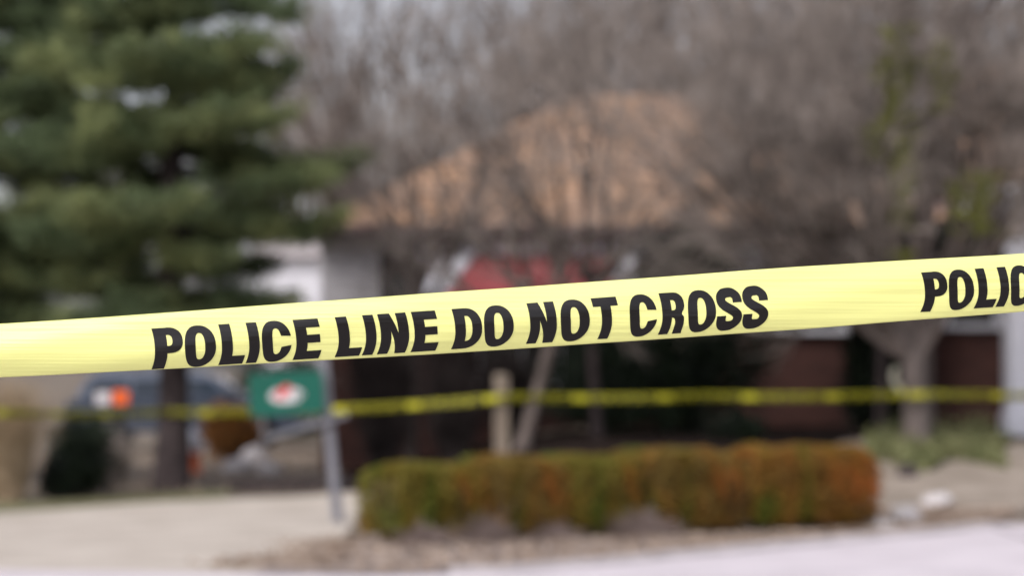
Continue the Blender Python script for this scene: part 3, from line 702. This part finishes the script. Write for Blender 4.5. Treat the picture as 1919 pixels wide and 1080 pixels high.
# ------------------------------------------------------------------ stones, edging, hydrant
def stone(cx, cy, z, sx_, sy_, sz_, seed, label, mat=None, group=None):
    bm = bmesh.new(); bmesh.ops.create_icosphere(bm, subdivisions=3, radius=1)
    for v in bm.verts:
        k = 1 + .28 * noise.noise(v.co * 1.3 + Vector((seed * 3.1, 0, 0))) + .1 * noise.noise(v.co * 4 + Vector((seed, 0, 0)))
        v.co = Vector((v.co.x * sx_ * k, v.co.y * sy_ * k, max(v.co.z, -.4) * sz_ * k))
    me = bpy.data.meshes.new('stone'); bm.to_mesh(me); bm.free()
    o = link('stone', me, mat or M['stone'], None, True); o.location = (cx, cy, z + .3 * sz_)
    return tag(o, label, 'stone', group)
for i, (px, py, a, b, c, rz, lb) in enumerate([
        (1655, 985, .17, .14, .08, .3, 'flat pale stone nearest the right end of the hedge'), (1700, 978, .20, .09, .13, .6, 'largest pale stone beside the road, middle of the three'),
        (1752, 962, .19, .09, .10, -.6, 'long pale stone beside the road, furthest from the hedge')]):
    Y = 1.5 * FPX / (py - 690); s_ = stone(X(px, Y), Y, gz(X(px, Y), Y), a, b, c, i, lb); s_.rotation_euler = (0, R(-18 if i == 2 else 14), rz)
xx = X(1700, 31.8); stone(xx, 31.8, gz(xx, 31.8), .11, .1, .12, 9, 'small dark stone on the straw lawn below the wide tree', M['dark_stone'])
for i, (px, py, a, b, c, lb) in enumerate([(445, 872, .22, .18, .16, 'pale pinkish stone left in the pile behind the sign post'), (478, 860, .25, .2, .24, 'tallest pale stone in the pile behind the sign post'), (505, 876, .2, .16, .14, 'small pale stone right in the pile behind the sign post')]):
    Y = 1.5 * FPX / (py + 8 - 690); stone(X(px, Y), Y, 0, a, b, c, 20 + i, lb)
# dark timber edging along the far side of the driveway
te = tag(empty('timber_edging', (0, 0, 0)), 'low dark timber edging behind the driveway, left of the hedge', 'edging')
a_ = Vector((-3.55, 35.6, 0)); b_ = Vector((-1.6, 35.9, 0))
for k in range(2):
    p0 = a_.lerp(b_, k / 2); p1 = a_.lerp(b_, (k + 1) / 2 - .006)
    mm = Matrix.Translation((p0 + p1) / 2) @ Matrix.Rotation(math.atan2((p1 - p0).y, (p1 - p0).x), 4, 'Z')
    o = MB().box(-(p1 - p0).length / 2, (p1 - p0).length / 2, -.08, .08, -.03, .14, .01, mm).build('timber', M['dark_stone']); o.parent = te
# hydrant
hY = 41.5; hx = X(363, hY)
hyd = tag(empty('fire_hydrant', (hx, hY, 0)), 'small hydrant with a white top and orange base right of the pine trunk', 'hydrant')
def part(root, name, mb, mat, sm=True):
    o = mb.build(name, mat, root, sm); return o
part(hyd, 'base', MB().lathe([(.16, -.02), (.16, .04), (.11, .06), (.105, .27), (.13, .28), (.13, .31)], n=18), M['hyd_orange'])
part(hyd, 'barrel', MB().lathe([(.115, .312), (.115, .46), (.135, .47), (.135, .5)], n=18), M['hyd_white'])
part(hyd, 'bonnet', MB().lathe([(.13, .502), (.12, .56), (.08, .61), (.03, .63), (.03, .67), (.001, .67)], n=18), M['hyd_white'])
for s_ in (-1, 1):
    o = part(hyd, 'outlet_cap', MB().lathe([(.05, 0), (.05, .08), (.03, .09), (.03, .11)], n=12), M['hyd_white']); o.rotation_euler = (0, R(90) * s_, 0); o.location = (.1 * s_, 0, .4)

# ------------------------------------------------------------------ parked car (side on, beyond the pine)
CY = 54.0
car = tag(empty('parked_car', (X(350, CY), CY, 0)), 'slate blue parked car with an orange rear lamp beyond the pine trunk', 'car')
def prof(pts, y0, y1): return MB().prism([(x, y0, z) for x, z in pts], (0, y1 - y0, 0))
body = [(-2.15, .42), (-2.2, .75), (-2.12, .93), (-1.9, .98), (1.1, .97), (1.95, .88), (2.2, .78), (2.22, .42), (1.78, .36), (1.72, .58), (1.55, .70), (1.35, .72), (1.15, .66), (1.02, .5), (.98, .34),
        (-.98, .34), (-1.02, .5), (-1.15, .66), (-1.35, .72), (-1.55, .70), (-1.72, .58), (-1.78, .36)]
bo = part(car, 'body', prof(body, -.86, .86), M['car_blue'], False)
cab = [(-2.0, .99), (-1.75, 1.38), (-1.5, 1.5), (.2, 1.5), (.55, 1.38), (1.15, .97)]
part(car, 'cabin', prof(cab, -.76, .76), M['car_silver'], False)
for x0, x1, t0, t1 in ((-1.82, -1.0, -1.66, -1.0), (-.92, -.1, -.92, -.1), (-.02, .92, -.02, .48)):
    part(car, 'side_window', MB().prism([(x0, -.785, 1.02), (x1, -.785, 1.02), (t1, -.785, 1.34), (t0, -.785, 1.34)], (0, .023, 0)), M['car_glass'], False)
part(car, 'windscreen', MB().prism([(.60, -.68, 1.375), (1.13, -.72, 1.01), (1.13, .72, 1.01), (.60, .68, 1.375)], (.02, 0, .015)), M['car_glass'], False)
part(car, 'rear_lamp', MB().box(-1.28, -.98, -.90, -.862, .86, 1.12, .03), M['orange'], False)
part(car, 'reversing_lamp', MB().box(-1.60, -1.32, -.90, -.862, .86, 1.1, .03), M['sign_white'], False)
part(car, 'bumper', MB().box(-2.27, -2.14, -.84, .84, .40, .62, .03), M['chrome'], False)
part(car, 'bumper', MB().box(2.17, 2.30, -.84, .84, .38, .60, .03), M['chrome'], False)
part(car, 'door_trim', MB().box(-.97, .97, -.885, -.862, .5, .6, .005), M['chrome'], False)
part(car, 'mirror', MB().box(.82, 1.0, -.98, -.80, 1.08, 1.2, .03), M['car_blue'], False)
for x_ in (-1.38, 1.38):
    for y_ in (-.78, .78):
        wh = part(car, 'wheel', MB().lathe([(.2, -.1), (.3, -.1), (.33, -.06), (.33, .06), (.3, .1), (.2, .1)], n=24, axis='Y'), M['tyre']); wh.location = (x_, y_, .33)
        ri = MB().lathe([(.02, -.07), (.19, -.105), (.195, 0), (.19, .105), (.02, .07)], n=18, axis='Y').build('rim', M['rim']); ri.parent = wh

# ------------------------------------------------------------------ leaning grey post with a green sign
SY_ = 28.2
top = P(602, 640, SY_); foot = P(634, 985, SY_); foot.z = -.03
sp = tag(empty('sign_post', (foot.x, foot.y, 0)), 'leaning weathered grey post with a sloping arm, carrying the green sign', 'post')
v = top - Vector((foot.x, foot.y, foot.z)); q = v.to_track_quat('Z', 'Y')
o = MB().box(-.055, .055, -.05, .05, 0, v.length, .008).build('upright', M['post']); o.parent = sp; o.rotation_euler = q.to_euler(); o.location = (0, 0, foot.z)
def beam(a, b, w_, d_, name, mat, root):
    v = b - a; o = MB().box(-w_ / 2, w_ / 2, -d_ / 2, d_ / 2, 0, v.length, .004).build(name, mat); o.parent = root
    o.rotation_euler = v.to_track_quat('Z', 'Y').to_euler(); o.location = a - root.location; return o
beam(P(500, 822, SY_ - .08), P(652, 778, SY_ - .08), .06, .05, 'arm', M['post'], sp)
sg = tag(empty('green_sign', tuple(P(537, 738, SY_ - .14))), 'green rectangular sign with a white and red emblem, tilted left of the grey post', 'sign')
sg.rotation_euler = (0, R(-3.5), 0)
sw, sh_ = 138 / FPX * SY_ / 2, 80 / FPX * SY_ / 2
part(sg, 'panel', MB().box(-sw, sw, -.012, .012, -sh_, sh_, .004), M['sign_green'], False)
bm = MB(); N_ = 28
bm.prism([(math.cos(t) * .17, -.0165, math.sin(t) * .078 - .02) for t in np.linspace(0, 2 * math.pi, N_, endpoint=False)], (0, .003, 0)); part(sg, 'emblem', bm, M['sign_white'], False)
bm = MB(); bm.prism([(-.12, -.020, -.02), (-.03, -.020, .075), (.03, -.020, .085), (.06, -.020, .03), (.0, -.020, .0), (-.05, -.020, -.06)], (0, .003, 0)); part(sg, 'emblem_mark', bm, M['sign_red'], False)
bm = MB()
for x_ in (.09, .14, .18): bm.box(x_ - .012, x_ + .012, -.020, -.017, -.06, .0)
part(sg, 'emblem_bars', bm, M['sign_green'], False)
for x_ in (-1, 1): part(sg, 'bracket', MB().box(x_ * sw * .7 - .015, x_ * sw * .7 + .015, .013, .05, -sh_ - .12, -sh_ + .1), M['post'], False)

# timber post carrying the far tape
pY = 33.0; ppx = X(940, pY); ppz = gz(ppx, pY)
tp = tag(empty('timber_post', (ppx, pY, ppz)), 'short pale timber post behind the hedge with yellow tape wrapped round it', 'post')
part(tp, 'shaft', MB().box(-.085, .085, -.07, .07, -.05, Z(712, pY) - ppz, .012), M['wood'], False)
part(tp, 'cap', MB().lathe([(.10, Z(712, pY) - ppz + .002), (.10, Z(712, pY) - ppz + .03), (.03, Z(712, pY) - ppz + .07)], n=4), M['wood'], False)

# ------------------------------------------------------------------ lettering outlines (condensed heavy sans)
def se(cx, cy_, rx, ry, a0, a1, n=14, e=2.5):
    o = []
    for i in range(n + 1):
        t = R(a0 + (a1 - a0) * i / n); c, s = math.cos(t), math.sin(t)
        o.append((cx + rx * math.copysign(abs(c) ** (2 / e), c), cy_ + ry * math.copysign(abs(s) ** (2 / e), s)))
    return o
def stroke_S():
    k = [(.845, .655), (.83, .80), (.68, .895), (.5, .905), (.32, .885), (.185, .80), (.18, .68), (.30, .59), (.5, .51), (.70, .43), (.825, .34), (.825, .21), (.69, .115), (.5, .095), (.31, .11), (.17, .20), (.155, .345)]
    pts = []
    P_ = [k[0]] + k + [k[-1]]
    for i in range(1, len(P_) - 2):
        for s in range(5):
            t = s / 5; a, b, c, d = P_[i - 1], P_[i], P_[i + 1], P_[i + 2]
            pts.append(tuple(.5 * ((2 * b[j]) + (-a[j] + c[j]) * t + (2 * a[j] - 5 * b[j] + 4 * c[j] - d[j]) * t * t + (-a[j] + 3 * b[j] - 3 * c[j] + d[j]) * t ** 3) for j in (0, 1)))
    pts.append(k[-1])
    Lf, Rt = [], []
    for i, p in enumerate(pts):
        a = pts[max(0, i - 1)]; b = pts[min(len(pts) - 1, i + 1)]; dx, dy = (b[0] - a[0]) * .62, b[1] - a[1]; l = math.hypot(dx, dy); nx, ny = -dy / l, dx / l
        Lf.append((p[0] + nx * .19, p[1] + ny * .115)); Rt.append((p[0] - nx * .19, p[1] - ny * .115))
    return [Lf + Rt[::-1]]
G = {
 'P': [[(0, 0), (0, 1), (.5, 1)] + se(.52, .69, .48, .315, 90, -90) + [(.44, .375), (.44, 0)], [(.44, .555), (.44, .825)] + se(.50, .69, .14, .135, 90, -90, 8)],
 'O': [se(.5, .5, .5, .51, 0, 360, 40, 2.35)[:-1], se(.5, .5, .155, .325, 0, 360, 30, 2.6)[:-1]],
 'L': [[(0, 0), (0, 1), (.46, 1), (.46, .21), (1, .21), (1, 0)]],
 'I': [[(0, 0), (0, 1), (1, 1), (1, 0)]],
 'C': [se(.5, .5, .5, .51, 10, 350, 36, 2.35) + [(.66, .355)] + se(.51, .5, .15, .32, 325, 35, 24, 2.6) + [(.66, .63)]],
 'E': [[(0, 0), (0, 1), (.96, 1), (.96, .79), (.43, .79), (.43, .61), (.92, .61), (.92, .41), (.43, .41), (.43, .21), (1, .21), (1, 0)]],
 'N': [[(0, 0), (0, 1), (.42, 1), (.63, .50), (.63, 1), (1, 1), (1, 0), (.62, 0), (.37, .56), (.37, 0)]],
 'D': [[(0, 0), (0, 1), (.42, 1)] + se(.42, .5, .58, .5, 90, -90, 20, 2.5) + [(.42, 0)], [(.395, .19), (.395, .81)] + se(.44, .5, .20, .31, 90, -90, 14, 2.6)],
 'T': [[(0, 1), (1, 1), (1, .79), (.70, .79), (.70, 0), (.30, 0), (.30, .79), (0, .79)]],
 'R': [[(0, 0), (0, 1), (.55, 1)] + se(.55, .735, .43, .265, 90, -48, 12) + [(.84, .47), (.93, .40), (.955, .22), (.965, .06), (1, 0), (.61, 0), (.585, .08), (.575, .28), (.53, .37), (.47, .395), (.41, .395), (.41, 0)],
       [(.41, .57), (.41, .82)] + se(.48, .695, .13, .125, 90, -90, 8)],
 'S': stroke_S(),
}
def glyph_mesh(ch, ncut=20):
    cu = bpy.data.curves.new('glyph', 'CURVE'); cu.dimensions = '2D'; cu.fill_mode = 'BOTH'
    for sp_ in G[ch]:
        # drop repeated points
        pts = []
        for p in sp_:
            if not pts or (abs(p[0] - pts[-1][0]) + abs(p[1] - pts[-1][1])) > 1e-4: pts.append(p)
        s = cu.splines.new('POLY'); s.points.add(len(pts) - 1)
        for i, p in enumerate(pts): s.points[i].co = (p[0], p[1], 0, 1)
        s.use_cyclic_u = True
    o = bpy.data.objects.new('glyph', cu); col.objects.link(o)
    bpy.context.view_layer.update()
    me = bpy.data.meshes.new_from_object(o.evaluated_get(bpy.context.evaluated_depsgraph_get()))
    bpy.data.objects.remove(o)
    bm = bmesh.new(); bm.from_mesh(me); bmesh.ops.remove_doubles(bm, verts=bm.verts, dist=1e-5)
    for i in range(1, ncut):
        bmesh.ops.bisect_plane(bm, geom=bm.verts[:] + bm.edges[:] + bm.faces[:], plane_co=(0, i / ncut, 0), plane_no=(0, 1, 0))
    for i in range(1, 5 if ncut > 4 else 2):
        bmesh.ops.bisect_plane(bm, geom=bm.verts[:] + bm.edges[:] + bm.faces[:], plane_co=((i - .37) / 5, 0, 0), plane_no=(1, 0, 0))
    bmesh.ops.remove_doubles(bm, verts=bm.verts, dist=2e-3)
    bmesh.ops.triangulate(bm, faces=bm.faces)
    V = np.array([(v.co.x, v.co.y) for v in bm.verts]); F = np.array([[v.index for v in f.verts] for f in bm.faces]); bm.free(); bpy.data.meshes.remove(me)
    return V, F
GM = {c: glyph_mesh(c) for c in G}
GM_lo = {c: glyph_mesh(c, 3) for c in G}
TEXT = [('P', 286, 343), ('O', 349, 406), ('L', 411, 455), ('I', 462, 485), ('C', 493, 547), ('E', 550, 598), ('L', 629, 674), ('I', 680, 703), ('N', 708, 766), ('E', 771, 817),
        ('D', 847, 903), ('O', 908, 962), ('N', 987, 1042), ('O', 1051, 1104), ('T', 1107, 1153), ('C', 1180, 1230), ('R', 1234, 1283), ('O', 1289, 1340), ('S', 1345, 1388), ('S', 1394, 1437)]
PERIOD = 1439.0

# ------------------------------------------------------------------ near tape, in focus
def t_top(px): return float(np.interp(px, [-4000, 0, 200, 800, 1500, 1919, 6000], [888, 607, 594, 550.5, 500, 475, 200]))
def t_bot(px): return float(np.interp(px, [-4000, 0, 200, 800, 1500, 1919, 6000], [980, 708, 698, 665.5, 618, 584, 295]))
def l_top(px): return float(np.interp(px, [-4000, 287, 597, 815, 1153, 1234, 1437, 1725, 6000], [920, 617, 598, 583, 557, 551, 536.5, 512, 215]))
def l_bot(px): return float(np.interp(px, [-4000, 285, 455, 599, 675, 818, 988, 1140, 1234, 1420, 1725, 6000], [975, 692.5, 681.5, 671.5, 666.5, 657, 644.5, 634.5, 627.5, 613.5, 585, 290]))
def bulge(px, w_):     # w_: 0 bottom .. 1 top ; distance the film bows towards the camera
    a = .46
    t = (w_ - a) / (1 - a) if w_ > a else (a - w_) / a
    amp = .0125 + .002 * math.sin(px / 310.0)
    b = amp * (1 - t * t) + .0016 * math.sin(px / 190. + 5 * w_) + .0009 * math.sin(px / 83. - 9 * w_)
    return b
def tape_point(px, py, off=0.0):
    tt, tb = t_top(px), t_bot(px); w_ = (tb - py) / (tb - tt)
    p = P(px, py, FOCUS); p.y -= bulge(px, min(1, max(0, w_))) + off
    # keep the point on its line of height and side while it bows forward
    return p
pxs = np.arange(-2500, 4420, 10.0); NW = 44; V = []
for px in pxs:
    tt, tb = t_top(px), t_bot(px)
    edge = .5 * math.sin(px / 140.) + .3 * math.sin(px / 47.)
    for j in range(NW + 1):
        V.append(tape_point(px, tb + (tt - tb) * j / NW + edge * .6))
F = [(i * (NW + 1) + j, (i + 1) * (NW + 1) + j, (i + 1) * (NW + 1) + j + 1, i * (NW + 1) + j + 1) for i in range(len(pxs) - 1) for j in range(NW)]
near = tag(empty('police_tape', tuple(P(960, 600, FOCUS))), 'sharp yellow police tape with black lettering stretched across the foreground', 'tape')
film = link('film', mesh_np('film', V, F), M['tape'], near, True)
film.matrix_parent_inverse = Matrix.Translation(near.location).inverted()
md = film.modifiers.new('thickness', 'SOLIDIFY'); md.thickness = .0003; md.offset = -1
def bow(v):
    return 7.5 * (1 - ((v - .42) / .58) ** 2) if v > .42 else 7.5 - 8.5 * ((.42 - v) / .42) ** 2
for rep in (-1, 0, 1, 2):
    for ch, x0, x1 in TEXT:
        gv, gf = GM[ch]; mpx = lambda x: x + rep * PERIOD * 1.05 if rep < 0 else (x if rep == 0 else 1725 + (x - 286) * .80 + (rep - 1) * 1151)
        sx0 = mpx(x0 - (7 if ch in 'OCS' else 0)); sx1 = mpx(x1 - {'I': 5, 'N': 7, 'E': 1, 'L': 1, 'T': 1, 'P': 5.5}.get(ch, 7.5))
        if sx0 < -2450 or sx1 > 4350: continue
        co = []
        for (u, v) in gv:
            px = sx0 + (sx1 - sx0) * u; a, b = l_top(px), l_bot(px)
            co.append(tape_point(px + bow(v) + (u - .5) * 1.6, b + .5 + (a - b - 1.2) * v, .0006))
        o = link('printed_letter', mesh_np('printed_letter', co, gf), M['ink'], near)
        o.matrix_parent_inverse = Matrix.Translation(near.location).inverted()
# thin stakes that hold its two ends, off to both sides
for px, lb in ((-2490, 'thin timber stake holding the left end of the near tape'), (4398, 'thin timber stake holding the right end of the near tape')):
    p = P(px, (t_top(px) + t_bot(px)) / 2, FOCUS); st_ = tag(empty('timber_stake', (p.x, p.y + .03, 0)), lb, 'stake')
    part(st_, 'shaft', MB().box(-.02, .02, -.02, .02, -.03, p.z + .15, .003), M['wood'], False)

# ------------------------------------------------------------------ far tape, strung between pine, post and tree
path = [P(-400, 778, 31.6), P(0, 774, 32.2), P(318, 773, 35.72), P(640, 768, 34.0), P(923, 748, 32.85), P(960, 746, 32.87), P(1330, 743.5, 33.8), P(1684, 741, 34.55), P(1750, 740, 34.55), P(2300, 738, 36.0)]
far = tag(empty('police_tape', tuple(path[4])), 'blurred far yellow police tape strung behind the hedge from post to tree', 'tape')
seglen = [0]
for a, b in zip(path[:-1], path[1:]): seglen.append(seglen[-1] + (b - a).length)
def far_pt(s, h):
    i = min(len(path) - 2, max(0, int(np.searchsorted(seglen, s)) - 1)); a, b = path[i], path[i + 1]; L = seglen[i + 1] - seglen[i]; t = (s - seglen[i]) / L
    p = a.lerp(b, t); sag = .02 * L / 3 * 4 * t * (1 - t) if L > 1 else 0
    p = p.copy(); p.z += h - sag; p.y += .012 * math.sin(s * 3.1) * (h / .04); return p
ss = np.arange(0, seglen[-1], .08); V = []
for s in ss:
    for j in range(5): V.append(far_pt(s, -.042 + .084 * j / 4))
F = [(i * 5 + j, (i + 1) * 5 + j, (i + 1) * 5 + j + 1, i * 5 + j + 1) for i in range(len(ss) - 1) for j in range(4)]
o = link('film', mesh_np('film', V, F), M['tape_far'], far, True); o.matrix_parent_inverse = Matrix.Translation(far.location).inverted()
md = o.modifiers.new('thickness', 'SOLIDIFY'); md.thickness = .0004
V = []; F = []; per = 1.09; sc_ = per / PERIOD; s0 = .35
while s0 + per < seglen[-1]:
    for ch, x0, x1 in TEXT:
        gv, gf = GM_lo[ch]; base = len(V)
        for (u, v) in gv:
            q = far_pt(s0 + (x0 + (x1 - x0) * u - 286) * sc_, -.034 + .066 * v); q.y -= .004; V.append(q)
        F.extend((gf + base).tolist())
    s0 += per
o = link('lettering', mesh_np('lettering', V, F), M['ink'], far); o['kind'] = 'stuff'; o.matrix_parent_inverse = Matrix.Translation(far.location).inverted()
# knot and loose ends on the tree trunk, wrap on the post
kn = P(1690, 738, TY - .27)
bm = bmesh.new(); bmesh.ops.create_icosphere(bm, subdivisions=2, radius=.045)
for v in bm.verts: v.co *= 1 + .4 * noise.noise(v.co * 40)
me = bpy.data.meshes.new('knot'); bm.to_mesh(me); bm.free(); o = link('knot', me, M['tape_far'], far); o.location = kn - far.location
pts_a = [P(1690, 735, TY - .28), P(1668, 712, TY - .3), P(1680, 690, TY - .28), P(1655, 745, TY - .31)]
M['tape_pale'] = tape_material('pale_tape_end', (0.50, 0.48, 0.36), 0.4, 0.3)  # loose end paler than the rest of the far film
V = []; 
for i in range(25):
    t = i / 24; a = pts_a[0].lerp(pts_a[1], t) if t < .5 else pts_a[1].lerp(pts_a[2], t); 
    a = pts_a[0] * (1 - t) ** 2 + pts_a[1] * 2 * t * (1 - t) * 1.0 + pts_a[2] * t * t
    V += [a + Vector((-.045, .02 * math.sin(i), .0)), a + Vector((.03, -.02 * math.sin(i), .02))]
F = [(2 * i, 2 * i + 1, 2 * i + 3, 2 * i + 2) for i in range(24)]
o = link('loose_end', mesh_np('loose_end', V, F), M['tape_pale'], far, True); o.matrix_parent_inverse = Matrix.Translation(far.location).inverted()
